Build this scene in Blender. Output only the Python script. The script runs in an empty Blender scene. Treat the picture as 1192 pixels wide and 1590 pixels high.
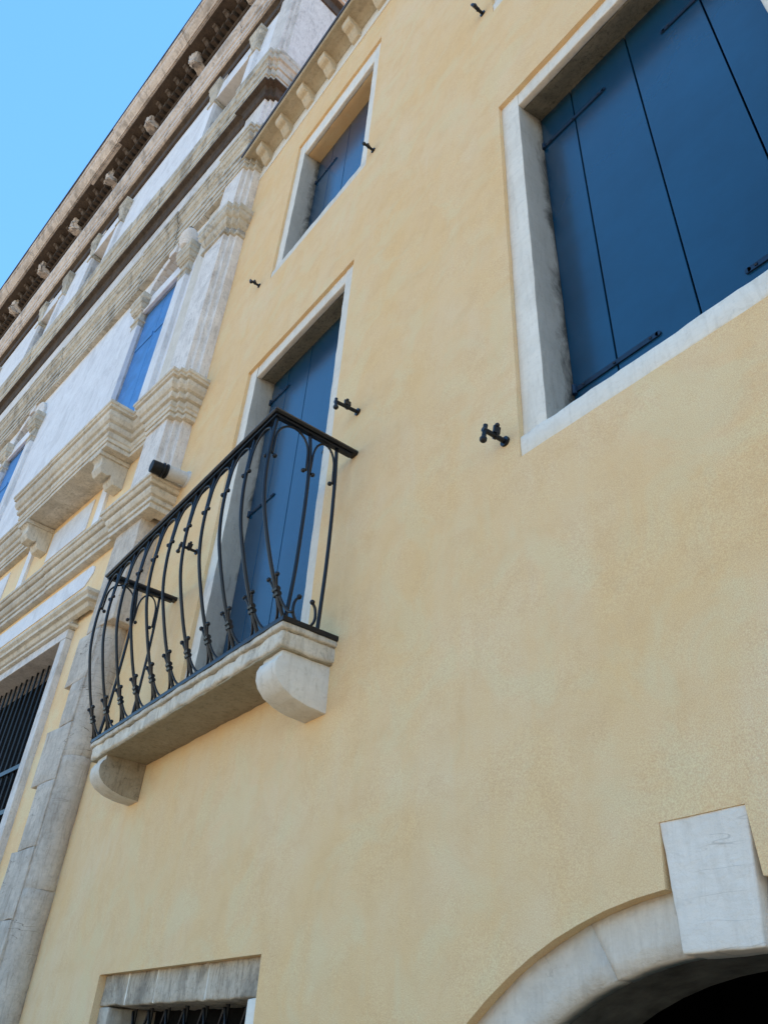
import bpy, bmesh, math, random
from mathutils import Vector, Matrix, noise
from mathutils.geometry import delaunay_2d_cdt

random.seed(7)
SC = bpy.context.scene
COL = SC.collection

# ------------------------------------------------------------------ camera
YAW, PITCH, ROLL = -0.9419, 0.6297, 0.0678
CAM = Vector((0.0, -2.0, 1.6))
fwd = Vector((math.sin(YAW) * math.cos(PITCH), math.cos(YAW) * math.cos(PITCH), math.sin(PITCH)))
rgt0 = Vector((math.cos(YAW), -math.sin(YAW), 0))
up0 = rgt0.cross(fwd)
rgt = rgt0 * math.cos(ROLL) + up0 * math.sin(ROLL)
upv = up0 * math.cos(ROLL) - rgt0 * math.sin(ROLL)
cd = bpy.data.cameras.new('camera')
cam = bpy.data.objects.new('camera', cd)
COL.objects.link(cam)
cd.sensor_fit = 'VERTICAL'
cd.sensor_height = 24.0
cd.lens = 1215.9 / 1590 * 24.0
cd.clip_start = 0.05
cd.clip_end = 5000
cam.matrix_world = Matrix(((rgt.x, upv.x, -fwd.x, CAM.x), (rgt.y, upv.y, -fwd.y, CAM.y),
                           (rgt.z, upv.z, -fwd.z, CAM.z), (0, 0, 0, 1)))
SC.camera = cam

# ------------------------------------------------------------------ sky, sun, exposure
SUN_EL, SUN_AZ = math.radians(78), math.radians(-12)     # azimuth from +Y towards +X: behind the houses
world = bpy.data.worlds.new('World')
SC.world = world
world.use_nodes = True
wn = world.node_tree
wn.nodes.clear()
wo = wn.nodes.new('ShaderNodeOutputWorld')
wb = wn.nodes.new('ShaderNodeBackground')
ws = wn.nodes.new('ShaderNodeTexSky')
ws.sky_type = 'NISHITA'
ws.sun_disc = False
ws.sun_elevation = SUN_EL
ws.sun_rotation = SUN_AZ
ws.air_density = 1.0
ws.dust_density = 0.0
ws.ozone_density = 2.0
wb.inputs['Strength'].default_value = 0.15
wh = wn.nodes.new('ShaderNodeHueSaturation')
wh.inputs['Hue'].default_value = 0.494
wh.inputs['Saturation'].default_value = 1.2
wh.inputs['Value'].default_value = 1.14
wn.links.new(ws.outputs[0], wh.inputs['Color'])
wn.links.new(wh.outputs[0], wb.inputs[0])
wn.links.new(wb.outputs[0], wo.inputs[0])
sd = bpy.data.lights.new('sun', 'SUN')
sd.energy = 4.5
sd.angle = math.radians(0.53)
sd.color = (1.0, 0.95, 0.87)
sun = bpy.data.objects.new('sun', sd)
COL.objects.link(sun)
sdir = Vector((math.sin(SUN_AZ) * math.cos(SUN_EL), math.cos(SUN_AZ) * math.cos(SUN_EL), math.sin(SUN_EL)))
sun.rotation_euler = sdir.to_track_quat('Z', 'Y').to_euler()
sun.location = sdir * 60
SC.view_settings.view_transform = 'Standard'
SC.view_settings.look = 'None'
SC.view_settings.gamma = 1.0
SC.view_settings.use_curve_mapping = False
SC.view_settings.exposure = 1.12

# ------------------------------------------------------------------ materials
def nmat(name, rough=0.9, spec=0.25):
    m = bpy.data.materials.new(name)
    m.use_nodes = True
    nt = m.node_tree
    b = nt.nodes['Principled BSDF']
    b.inputs['Roughness'].default_value = rough
    b.inputs['Specular IOR Level'].default_value = spec
    return m, nt, b

def coords(nt, scale=(1, 1, 1), rot=(0, 0, 0)):
    tc = nt.nodes.new('ShaderNodeTexCoord')
    mp = nt.nodes.new('ShaderNodeMapping')
    mp.inputs['Scale'].default_value = scale
    mp.inputs['Rotation'].default_value = rot
    nt.links.new(tc.outputs['Object'], mp.inputs[0])
    return mp.outputs[0]

def noi(nt, vec, scale, detail=5, rough=0.55, dist=0.0):
    n = nt.nodes.new('ShaderNodeTexNoise')
    n.inputs['Scale'].default_value = scale
    n.inputs['Detail'].default_value = detail
    n.inputs['Roughness'].default_value = rough
    n.inputs['Distortion'].default_value = dist
    nt.links.new(vec, n.inputs['Vector'])
    return n.outputs['Fac']

def ramp(nt, fac, stops):
    r = nt.nodes.new('ShaderNodeValToRGB')
    e = r.color_ramp.elements
    while len(e) < len(stops):
        e.new(0.5)
    for i, (p, c) in enumerate(stops):
        e[i].position = p
        e[i].color = (c, c, c, 1) if isinstance(c, (int, float)) else (*c, 1)
    nt.links.new(fac, r.inputs[0])
    return r.outputs[0]

def mix(nt, fac, a, b, mode='MIX'):
    n = nt.nodes.new('ShaderNodeMix')
    n.data_type = 'RGBA'
    n.blend_type = mode
    if isinstance(fac, float):
        n.inputs[0].default_value = fac
    else:
        nt.links.new(fac, n.inputs[0])
    for i, v in ((6, a), (7, b)):
        if isinstance(v, tuple):
            n.inputs[i].default_value = (*v, 1)
        else:
            nt.links.new(v, n.inputs[i])
    return n.outputs[2]

def bump(nt, b, items):
    prev = None
    for h, st, d in items:
        n = nt.nodes.new('ShaderNodeMath')
        n.operation = 'MULTIPLY_ADD'
        n.inputs[1].default_value = st * d
        nt.links.new(h, n.inputs[0])
        if prev:
            nt.links.new(prev, n.inputs[2])
        else:
            n.inputs[2].default_value = 0.0
        prev = n.outputs[0]
    n = nt.nodes.new('ShaderNodeBump')
    n.inputs['Strength'].default_value = 1.0
    n.inputs['Distance'].default_value = 1.0
    nt.links.new(prev, n.inputs['Height'])
    nt.links.new(n.outputs[0], b.inputs['Normal'])

def plaster(name, base, pale, warm, grain=260):
    m, nt, b = nmat(name, 0.93, 0.12)
    v = coords(nt)
    vs = coords(nt, (3.2, 3.2, 0.55))
    c = mix(nt, ramp(nt, noi(nt, v, 0.9, 4, 0.6, 0.4), [(0.35, 0.0), (0.68, 1.0)]), base, pale)
    c = mix(nt, ramp(nt, noi(nt, vs, 1.6, 5, 0.65, 0.3), [(0.44, 0.0), (0.75, 0.6)]), c, warm)
    c = mix(nt, ramp(nt, noi(nt, v, 5.5, 5, 0.7, 0.6), [(0.45, 0.0), (0.78, 0.5)]), c, tuple(x * 0.82 for x in base))
    c = mix(nt, ramp(nt, noi(nt, v, 2.6, 4, 0.6, 0.8), [(0.5, 0.0), (0.62, 0.45)]), c, (pale[0] * 0.93, pale[1] * 1.02, pale[2] * 0.98))
    g = noi(nt, v, grain, 3, 0.6)
    c = mix(nt, ramp(nt, g, [(0.3, 0.0), (0.7, 1.0)]), c, mix(nt, 0.5, c, (1, 1, 1), 'OVERLAY'))
    # sparse dark specks and faint drips
    c = mix(nt, ramp(nt, noi(nt, v, 60, 2, 0.5), [(0.74, 0.0), (0.8, 0.35)]), c, tuple(x * 0.6 for x in base))
    nt.links.new(c, b.inputs['Base Color'])
    bump(nt, b, [(noi(nt, v, 4.0, 4), 0.35, 0.03), (noi(nt, v, 35, 4), 0.22, 0.008), (g, 0.30, 0.003)])
    return m

def stone(name, light, mid, dark, stain=0.5, vein=0.35, sc=1.0, rough=0.85, grime=None, strata=0.2, crackline=0.0, soot=0.0):
    m, nt, b = nmat(name, rough, 0.25)
    v = coords(nt)
    vs = coords(nt, (5, 5, 0.7))
    c = mix(nt, ramp(nt, noi(nt, v, 2.2 * sc, 5, 0.65, 0.5), [(0.3, 0.0), (0.7, 1.0)]), mid, light)
    c = mix(nt, ramp(nt, noi(nt, vs, 3.0 * sc, 5, 0.7, 0.4), [(0.5, 0.0), (0.78, stain)]), c, dark)
    c = mix(nt, ramp(nt, noi(nt, v, 14 * sc, 5, 0.75, 0.8), [(0.54, 0.0), (0.72, stain * 0.8)]), c, dark)
    w = nt.nodes.new('ShaderNodeTexVoronoi')
    w.feature = 'DISTANCE_TO_EDGE'
    w.inputs['Scale'].default_value = 4.5 * sc
    nz = nt.nodes.new('ShaderNodeTexNoise')
    nz.inputs['Scale'].default_value = 6
    nz.inputs['Detail'].default_value = 5
    nt.links.new(v, nz.inputs['Vector'])
    va = nt.nodes.new('ShaderNodeVectorMath')
    va.operation = 'MULTIPLY_ADD'
    va.inputs[1].default_value = (0.16, 0.16, 0.16)
    nt.links.new(nz.outputs['Color'], va.inputs[0])
    nt.links.new(v, va.inputs[2])
    nt.links.new(va.outputs[0], w.inputs['Vector'])
    crack = ramp(nt, w.outputs['Distance'], [(0.0, 1.0), (0.010, 0.0)])
    gate = ramp(nt, noi(nt, v, 2.3, 2), [(0.56, 0.0), (0.66, 1.0)])
    ck = mix(nt, 1.0, crack, gate, 'MULTIPLY')
    ckf = mix(nt, 1.0, ck, (vein, vein, vein), 'MULTIPLY')
    c = mix(nt, ckf, c, tuple(x * 0.35 for x in dark))
    st = noi(nt, coords(nt, (2.6, 2.6, 8.0)), 4.0, 5, 0.75, 0.5)      # bedding of the stone
    c = mix(nt, ramp(nt, st, [(0.42, 0.0), (0.68, strata)]), c, tuple(x * 0.72 for x in mid))
    if crackline:
        hc = ramp(nt, noi(nt, coords(nt, (0.9, 0.9, 6.5), (0.03, 0.05, 0)), 2.0, 3, 0.5, 0.3), [(0.492, 0.0), (0.5, crackline), (0.508, 0.0)])
        c = mix(nt, mix(nt, 1.0, hc, ramp(nt, noi(nt, v, 3.1, 2), [(0.5, 0.0), (0.58, 1.0)]), 'MULTIPLY'), c, tuple(x * 0.4 for x in dark))
    if soot:
        c = mix(nt, ramp(nt, noi(nt, coords(nt, (1.6, 1.6, 1.0)), 1.5, 6, 0.72, 0.9), [(0.50, 0.0), (0.60, soot)]), c, (0.050, 0.043, 0.034))
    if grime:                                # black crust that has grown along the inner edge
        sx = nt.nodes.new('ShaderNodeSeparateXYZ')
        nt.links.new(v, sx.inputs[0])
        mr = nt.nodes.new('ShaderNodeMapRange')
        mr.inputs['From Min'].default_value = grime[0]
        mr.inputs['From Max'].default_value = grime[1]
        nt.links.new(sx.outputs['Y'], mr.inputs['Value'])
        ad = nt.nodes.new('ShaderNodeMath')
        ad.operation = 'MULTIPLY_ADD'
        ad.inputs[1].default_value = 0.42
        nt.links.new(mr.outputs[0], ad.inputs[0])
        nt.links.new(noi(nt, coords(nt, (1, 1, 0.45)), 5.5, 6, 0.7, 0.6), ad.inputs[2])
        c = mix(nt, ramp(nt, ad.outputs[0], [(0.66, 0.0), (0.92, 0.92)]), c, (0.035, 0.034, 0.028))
    oi = nt.nodes.new('ShaderNodeObjectInfo')
    tone = ramp(nt, oi.outputs['Random'], [(0.0, 0.9), (1.0, 1.06)])
    c = mix(nt, 1.0, c, tone, 'MULTIPLY')
    nt.links.new(c, b.inputs['Base Color'])
    pit = noi(nt, v, 90, 5, 0.7)
    bump(nt, b, [(noi(nt, v, 9 * sc, 6, 0.65), 0.45, 0.012), (st, 0.35, 0.006), (pit, 0.4, 0.004)])
    return m

def plain(name, col, rough=0.6, spec=0.4, var=0.25, metal=0.0, bs=60, bd=0.001, sc=8):
    m, nt, b = nmat(name, rough, spec)
    b.inputs['Metallic'].default_value = metal
    v = coords(nt)
    c = mix(nt, ramp(nt, noi(nt, v, sc, 6, 0.65), [(0.35, 0.0), (0.7, 1.0)]), tuple(x * (1 - var) for x in col), tuple(min(1, x * (1 + var)) for x in col))
    nt.links.new(c, b.inputs['Base Color'])
    bump(nt, b, [(noi(nt, v, bs, 4), 0.4, bd)])
    return m

M = {}
M['plaster'] = plaster('yellow_plaster', (0.68, 0.413, 0.208), (0.685, 0.458, 0.278), (0.685, 0.398, 0.188))
M['plaster_edge'] = M['plaster']
M['ochre'] = plaster('orange_ochre_plaster', (0.76, 0.46, 0.25), (0.76, 0.52, 0.33), (0.75, 0.42, 0.20))
M['frame'] = stone('white_window_stone', (0.82, 0.77, 0.67), (0.70, 0.655, 0.565), (0.40, 0.36, 0.29), 0.4, 0.1, 1.6, strata=0.2)
M['jamb'] = stone('crusted_jamb_stone', (0.82, 0.77, 0.67), (0.70, 0.655, 0.565), (0.40, 0.36, 0.29), 0.4, 0.1, 1.6, strata=0.2)
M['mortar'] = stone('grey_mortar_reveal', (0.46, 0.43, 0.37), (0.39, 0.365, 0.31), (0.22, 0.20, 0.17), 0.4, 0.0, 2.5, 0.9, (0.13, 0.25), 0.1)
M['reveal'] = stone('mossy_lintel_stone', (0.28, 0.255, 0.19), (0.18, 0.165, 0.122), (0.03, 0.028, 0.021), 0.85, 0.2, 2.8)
M['keystone'] = stone('pale_keystone', (0.80, 0.725, 0.625), (0.70, 0.63, 0.535), (0.44, 0.385, 0.31), 0.35, 0.3, 2.0, strata=0.25, crackline=0.35)
M['oldstone'] = stone('grey_weathered_stone', (0.660, 0.583, 0.469), (0.480, 0.420, 0.336), (0.170, 0.138, 0.106), 0.6, 0.3, 2.2, strata=0.25, soot=0.3)
M['slab'] = stone('balcony_stone', (0.74, 0.68, 0.57), (0.57, 0.51, 0.41), (0.20, 0.165, 0.11), 0.75, 0.2, 2.2, soot=0.25)
M['slab_shade'] = stone('stained_shaded_underside', (0.40, 0.34, 0.24), (0.31, 0.26, 0.17), (0.10, 0.085, 0.05), 0.7, 0.3, 2.0)  # brown stain, darkened further so the colour holds the underside's shade
M['corbel'] = stone('corbel_stone', (0.74, 0.69, 0.60), (0.64, 0.59, 0.505), (0.34, 0.285, 0.20), 0.45, 0.1, 1.6)
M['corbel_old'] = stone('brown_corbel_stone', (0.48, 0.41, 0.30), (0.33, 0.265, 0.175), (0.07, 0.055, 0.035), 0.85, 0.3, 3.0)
M['cornice'] = stone('grey_green_cornice_stone', (0.63, 0.58, 0.485), (0.45, 0.41, 0.325), (0.14, 0.122, 0.09), 0.6, 0.2, 1.5, strata=0.1, soot=0.42)
M['cornice_clean'] = stone('beige_string_course_stone', (0.70, 0.645, 0.54), (0.56, 0.50, 0.40), (0.20, 0.17, 0.125), 0.6, 0.2, 1.8, soot=0.14)
M['marble'] = stone('bluish_white_marble', (0.82, 0.83, 0.84), (0.72, 0.72, 0.73), (0.45, 0.43, 0.41), 0.35, 0.1, 1.3, soot=0.12)
M['pilaster'] = stone('white_pilaster_stone', (0.80, 0.76, 0.71), (0.66, 0.62, 0.575), (0.26, 0.235, 0.21), 0.6, 0.2, 2.2, soot=0.2)
M['archstone'] = stone('pale_arch_stone', (0.76, 0.68, 0.565), (0.65, 0.575, 0.475), (0.36, 0.29, 0.215), 0.3, 0.3, 2.4, strata=0.15, soot=0.12)
M['lintel_old'] = stone('pitted_brown_lintel_stone', (0.62, 0.535, 0.42), (0.43, 0.36, 0.275), (0.10, 0.078, 0.055), 0.85, 0.3, 3.2, strata=0.2, soot=0.45)
M['modillion'] = stone('dark_modillion_stone', (0.14, 0.11, 0.088), (0.085, 0.066, 0.053), (0.02, 0.017, 0.014), 0.8, 0.2, 3.0, soot=0.4)  # near-black, like the soffit zone around it
M['quoin'] = stone('quoin_stone', (0.660, 0.583, 0.487), (0.490, 0.430, 0.358), (0.240, 0.181, 0.137), 0.7, 0.35, 2.4, strata=0.35, crackline=0.9, soot=0.22)
M['pink'] = stone('pinkish_fascia_stone', (0.72, 0.65, 0.585), (0.54, 0.475, 0.42), (0.15, 0.12, 0.10), 0.6, 0.2, 1.6, strata=0.1, soot=0.4)
M['soot_shade'] = stone('soot_and_shade_stone', (0.115, 0.085, 0.062), (0.055, 0.042, 0.033), (0.012, 0.010, 0.008), 0.8, 0.2, 2.0)  # soot plus the shade under the cornices, both put into the colour
M['eave'] = stone('eave_soffit', (0.52, 0.45, 0.33), (0.42, 0.35, 0.24), (0.22, 0.17, 0.11), 0.6, 0.2, 1.6)
M['bracket'] = stone('eave_bracket_stone', (0.62, 0.53, 0.39), (0.52, 0.44, 0.31), (0.28, 0.22, 0.14), 0.6, 0.1, 1.8)
M['shutter'] = plain('navy_shutter_paint', (0.004, 0.044, 0.094), 0.24, 0.45, 0.15, 0, 9, 0.0012, 2)
M['shutter'].node_tree.nodes['Principled BSDF'].inputs['Coat Weight'].default_value = 0.2
M['shutter'].node_tree.nodes['Principled BSDF'].inputs['Coat Roughness'].default_value = 0.14
M['shutter_pal'] = plain('bright_blue_shutter_paint', (0.05, 0.19, 0.46), 0.45, 0.5, 0.2, 0, 40, 0.001, 5)
M['iron'] = plain('black_wrought_iron', (0.005, 0.006, 0.009), 0.38, 0.4, 0.4, 0.0, 120, 0.0008, 30)
M['strap'] = plain('dark_navy_painted_iron', (0.006, 0.020, 0.045), 0.4, 0.4, 0.3, 0.0, 80, 0.001, 20)
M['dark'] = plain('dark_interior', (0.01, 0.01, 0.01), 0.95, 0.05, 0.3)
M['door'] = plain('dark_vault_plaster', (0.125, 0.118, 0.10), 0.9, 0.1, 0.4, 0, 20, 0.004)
M['gutter'] = plain('dark_metal_gutter', (0.05, 0.05, 0.06), 0.5, 0.4, 0.3)
M['pipe'] = plain('white_pipe_plastic', (0.55, 0.53, 0.49), 0.6, 0.3, 0.15)
M['rubber'] = plain('black_rubber', (0.008, 0.008, 0.008), 0.6, 0.3, 0.3)
M['pinkpipe'] = plain('pink_pipe', (0.62, 0.46, 0.36), 0.7, 0.2, 0.15)
M['tile'] = plain('terracotta_roof', (0.32, 0.13, 0.07), 0.9, 0.1, 0.3, 0, 10, 0.02, 3)
M['paving'] = stone('grey_paving', (0.30, 0.225, 0.15), (0.26, 0.19, 0.125), (0.17, 0.125, 0.09), 0.4, 0.5, 0.5)

# ------------------------------------------------------------------ mesh helpers
class MB:
    def __init__(s):
        s.v, s.f = [], []
    def add(s, vs, fs):
        o = len(s.v)
        s.v += [tuple(p) for p in vs]
        s.f += [tuple(i + o for i in f) for f in fs]
        return s
    def box(s, x0, x1, y0, y1, z0, z1):
        return s.add([(x0, y0, z0), (x1, y0, z0), (x1, y1, z0), (x0, y1, z0), (x0, y0, z1), (x1, y0, z1), (x1, y1, z1), (x0, y1, z1)],
                     [(0, 3, 2, 1), (4, 5, 6, 7), (0, 1, 5, 4), (1, 2, 6, 5), (2, 3, 7, 6), (3, 0, 4, 7)])
    def tube(s, pts, r, n=8, flat=None):
        pts = [Vector(p) for p in pts]
        rings = []
        prev = None
        for i, p in enumerate(pts):
            a = pts[max(i - 1, 0)]
            c = pts[min(i + 1, len(pts) - 1)]
            t = (c - a).normalized()
            if prev is None:
                q = Vector((0, 0, 1)) if abs(t.z) < 0.9 else Vector((1, 0, 0))
                u = t.cross(q).normalized()
            else:
                u = (prev - t * prev.dot(t)).normalized()
            prev = u
            w = t.cross(u)
            rr = r[i] if isinstance(r, (list, tuple)) else r
            rings.append([p + (u * math.cos(2 * math.pi * k / n) + w * math.sin(2 * math.pi * k / n)) * rr for k in range(n)])
        vs = [q for g in rings for q in g]
        fs = []
        for i in range(len(pts) - 1):
            for k in range(n):
                fs.append((i * n + k, i * n + (k + 1) % n, (i + 1) * n + (k + 1) % n, (i + 1) * n + k))
        fs.append(tuple(range(n))[::-1])
        fs.append(tuple((len(pts) - 1) * n + k for k in range(n)))
        return s.add(vs, fs)
    def ball(s, c, r, n=10, m=7):
        c = Vector(c)
        vs = [c + Vector((0, 0, r))]
        for i in range(1, m):
            a = math.pi * i / m
            for k in range(n):
                b = 2 * math.pi * k / n
                vs.append(c + Vector((math.sin(a) * math.cos(b), math.sin(a) * math.sin(b), math.cos(a))) * r)
        vs.append(c - Vector((0, 0, r)))
        fs = [(0, 1 + k, 1 + (k + 1) % n) for k in range(n)]
        for i in range(m - 2):
            for k in range(n):
                fs.append((1 + i * n + k, 1 + (i + 1) * n + k, 1 + (i + 1) * n + (k + 1) % n, 1 + i * n + (k + 1) % n))
        e = len(vs) - 1
        fs += [(e, 1 + (m - 2) * n + (k + 1) % n, 1 + (m - 2) * n + k) for k in range(n)]
        return s.add(vs, fs)
    def lathe(s, prof, c, n=20):
        vs, fs = [], []
        for r, z in prof:
            for k in range(n):
                a = 2 * math.pi * k / n
                vs.append((c[0] + r * math.cos(a), c[1] + r * math.sin(a), c[2] + z))
        for i in range(len(prof) - 1):
            for k in range(n):
                fs.append((i * n + k, i * n + (k + 1) % n, (i + 1) * n + (k + 1) % n, (i + 1) * n + k))
        fs.append(tuple(range(n))[::-1])
        fs.append(tuple((len(prof) - 1) * n + k for k in range(n)))
        return s.add(vs, fs)
    def extrude_x(s, prof, x0, x1):          # closed (y, z) outline
        n = len(prof)
        vs = [(x0, y, z) for y, z in prof] + [(x1, y, z) for y, z in prof]
        fs = [(i, (i + 1) % n, n + (i + 1) % n, n + i) for i in range(n)]
        fs += [tuple(range(n))[::-1], tuple(range(n, 2 * n))]
        return s.add(vs, fs)
    def extrude_y(s, prof, y0, y1):          # closed (x, z) outline
        n = len(prof)
        vs = [(x, y0, z) for x, z in prof] + [(x, y1, z) for x, z in prof]
        fs = [(i, (i + 1) % n, n + (i + 1) % n, n + i) for i in range(n)]
        fs += [tuple(range(n))[::-1], tuple(range(n, 2 * n))]
        return s.add(vs, fs)
    def sweep(s, path, prof):                # path in (x, y), outside on its right hand side; prof (out, z) closed
        P = [Vector(p) for p in path]
        nrm = []
        for i in range(len(P) - 1):
            d = (P[i + 1] - P[i]).normalized()
            nrm.append(Vector((d.y, -d.x)))
        offs = []
        for i in range(len(P)):
            if i == 0:
                offs.append(nrm[0])
            elif i == len(P) - 1:
                offs.append(nrm[-1])
            else:
                a, b = nrm[i - 1], nrm[i]
                offs.append((a + b) / max(0.2, 1 + a.dot(b)))
        n = len(prof)
        vs = []
        for p, m in zip(P, offs):
            for o, z in prof:
                vs.append((p.x + m.x * o, p.y + m.y * o, z))
        fs = []
        for i in range(len(P) - 1):
            for k in range(n):
                fs.append((i * n + k, (i + 1) * n + k, (i + 1) * n + (k + 1) % n, i * n + (k + 1) % n))
        fs.append(tuple(range(n)))
        fs.append(tuple((len(P) - 1) * n + k for k in range(n))[::-1])
        return s.add(vs, fs)

def fixn(me):
    bm = bmesh.new()
    bm.from_mesh(me)
    bmesh.ops.remove_doubles(bm, verts=bm.verts, dist=1e-5)
    bmesh.ops.recalc_face_normals(bm, faces=bm.faces)
    bm.to_mesh(me)
    bm.free()

def obj(name, geo, mat, parent=None, smooth=False, off=None, bevel=0.0, seg=2, fix=True):
    if isinstance(geo, MB):
        me = bpy.data.meshes.new(name)
        me.from_pydata(geo.v, [], geo.f)
        if fix:
            fixn(me)
    elif isinstance(geo, bmesh.types.BMesh):
        me = bpy.data.meshes.new(name)
        geo.to_mesh(me)
        geo.free()
    else:
        me = geo
    if mat and not me.materials:
        me.materials.append(M[mat])
    if smooth:
        me.shade_smooth()
    o = bpy.data.objects.new(name, me)
    COL.objects.link(o)
    if parent:
        o.parent = parent
    if off is not None:
        o.location = off
    if bevel:
        b = o.modifiers.new('bevel', 'BEVEL')
        b.width = bevel
        b.segments = seg
        b.limit_method = 'ANGLE'
        b.angle_limit = math.radians(35)
    return o

def empty(name, loc, rz=0):
    o = bpy.data.objects.new(name, None)
    COL.objects.link(o)
    o.location = loc
    o.rotation_euler = (0, 0, rz)
    o.empty_display_size = 0.3
    return o

def tag(o, label, cat, group=None, kind=None):
    o['label'] = label
    o['category'] = cat
    if group:
        o['group'] = group
    if kind:
        o['kind'] = kind
    return o

def jig(p, amp, sc, seed=0):
    q = Vector(p) * sc + Vector((seed * 3.1, seed * 1.7, seed * 5.3))
    return noise.noise_vector(q) * amp + noise.noise_vector(q * 3.7) * (amp * 0.4)

def roughen(bm, amp, sc, seed=0):
    for v in bm.verts:
        v.co += jig(v.co, amp, sc, seed)

def rbox(x0, x1, y0, y1, z0, z1, step=0.06, amp=0.004, bev=0.008, sc=9, seed=None):
    """a stone with chipped, softly uneven edges"""
    bm = bmesh.new()
    vs = [bm.verts.new(p) for p in MB().box(x0, x1, y0, y1, z0, z1).v]
    for f in MB().box(0, 1, 0, 1, 0, 1).f:
        bm.faces.new([vs[i] for i in f])
    bmesh.ops.bevel(bm, geom=bm.edges[:], offset=bev, segments=2, profile=0.5, affect='EDGES')
    for ax, (a, b) in enumerate(((x0, x1), (y0, y1), (z0, z1))):
        n = int((b - a) / step)
        for i in range(1, n):
            co = [0, 0, 0]
            no = [0, 0, 0]
            co[ax] = a + (b - a) * i / n
            no[ax] = 1
            bmesh.ops.bisect_plane(bm, geom=bm.verts[:] + bm.edges[:] + bm.faces[:], plane_co=co, plane_no=no)
    roughen(bm, amp, sc, random.random() * 50 if seed is None else seed)
    bmesh.ops.recalc_face_normals(bm, faces=bm.faces)
    for f in bm.faces:
        f.smooth = True
    return bm

def wall_cdt(outer, holes, y, depth, step, wave=0.004, back=True):
    """plastered wall with real openings, outer and holes as (x, z) loops; front softly uneven"""
    pts, edges = [], []
    def loop(L, s):
        base = len(pts)
        L2 = []
        for i in range(len(L)):
            a, b = Vector(L[i]), Vector(L[(i + 1) % len(L)])
            n = max(1, int((b - a).length / s))
            for k in range(n):
                L2.append(a + (b - a) * k / n)
        for p in L2:
            pts.append(p)
        for i in range(len(L2)):
            edges.append((base + i, base + (i + 1) % len(L2)))
        return L2
    loops = [loop(outer, step * 2)] + [loop(h, step * 0.5) for h in holes]
    def inside(p, L):
        c = False
        j = len(L) - 1
        for i in range(len(L)):
            if (L[i][1] > p[1]) != (L[j][1] > p[1]) and p[0] < (L[j][0] - L[i][0]) * (p[1] - L[i][1]) / (L[j][1] - L[i][1]) + L[i][0]:
                c = not c
            j = i
        return c
    xs = [p[0] for p in outer]
    zs = [p[1] for p in outer]
    nx, nz = int((max(xs) - min(xs)) / step), int((max(zs) - min(zs)) / step)
    for i in range(1, nx):
        for k in range(1, nz):
            p = Vector((min(xs) + step * i + (k % 2) * step * 0.5, min(zs) + step * k))
            if p.x < max(xs) - step * 0.3 and inside(p, outer) and not any(inside(p, h) for h in holes):
                pts.append(p)
    vo, eo, fo, *_ = delaunay_2d_cdt(pts, edges, [], 0, 1e-5)
    mb = MB()
    vs = []
    for p in vo:
        d = jig((p.x, 0, p.y), wave, 1.6).y + jig((p.x, 5, p.y), wave * 0.35, 7).y
        vs.append((p.x, y + d, p.y))
    fs = []
    for f in fo:
        c = sum((vo[i] for i in f), Vector((0, 0))) / len(f)
        if inside(c, outer) and not any(inside(c, h) for h in holes):
            fs.append(tuple(f))
    mb.add(vs, fs)
    bm = bmesh.new()
    bv = [bm.verts.new(p) for p in mb.v]
    for f in mb.f:
        bm.faces.new([bv[i] for i in f])
    bmesh.ops.recalc_face_normals(bm, faces=bm.faces)
    s = sum(f.normal.y for f in bm.faces)
    if s > 0:
        bmesh.ops.reverse_faces(bm, faces=bm.faces)
    for f in bm.faces:
        f.smooth = True
    be = [e for e in bm.edges if len(e.link_faces) == 1]
    r = bmesh.ops.extrude_edge_only(bm, edges=be)
    nv = [g for g in r['geom'] if isinstance(g, bmesh.types.BMVert)]
    for v in nv:
        v.co.y = y + depth
    for g in r['geom']:
        if isinstance(g, bmesh.types.BMFace):
            g.smooth = False
    for e in be:
        e.smooth = False
    loose = [v for v in bm.verts if not v.link_faces]
    bmesh.ops.delete(bm, geom=loose, context='VERTS')
    return bm

def catmull(pts, n=6):
    P = [Vector(p) for p in pts]
    P = [P[0] * 2 - P[1]] + P + [P[-1] * 2 - P[-2]]
    out = []
    for i in range(1, len(P) - 2):
        for k in range(n):
            t = k / n
            a, b, c, d = P[i - 1], P[i], P[i + 1], P[i + 2]
            out.append(0.5 * ((2 * b) + (c - a) * t + (2 * a - 5 * b + 4 * c - d) * t * t + (3 * b - a - 3 * c + d) * t ** 3))
    out.append(P[-2])
    return out

# ================================================================== the ground
g = MB()
g.add([(-400, -400, 0), (400, -400, 0), (400, 400, 0), (-400, 400, 0)], [(0, 1, 2, 3)])
gr = obj('ground', g, 'paving')
tag(gr, 'flat grey stone paving in front of the two houses', 'ground', kind='structure')

# ================================================================== the yellow house
H = empty('yellow_house', (0, 0, 0))
tag(H, 'plain yellow plastered house with navy shutters and white stone window frames', 'house')

# openings in the plaster (outer edge of each stone surround): x0, x1, z0, z1
BW = (-1.765, -0.105, 3.842, 6.885)
BD = (-5.075, -3.395, 3.30, 6.965)
UW = (-5.065, -3.400, 8.365, 10.98)
UX = (-1.765, -0.105, 8.365, 10.98)
SW = (-5.305, -3.436, 0.75, 2.032)
def rect(r):
    return [(r[0], r[2]), (r[1], r[2]), (r[1], r[3]), (r[0], r[3])]
AX = -1.21                       # arched doorway: axis
def arc(R, zc, a0, a1, n):
    return [(AX + R * math.sin(math.radians(a0 + (a1 - a0) * i / n)), zc + R * math.cos(math.radians(a0 + (a1 - a0) * i / n))) for i in range(n + 1)]
KS = [(-1.342, 2.235), (-1.079, 2.238), (-1.108, 1.91), (-1.328, 1.908)]      # keystone tl tr br bl
al = arc(1.55, 0.52, -90, -5.2, 22)
ar = arc(1.55, 0.52, 5.2, 90, 22)
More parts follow.
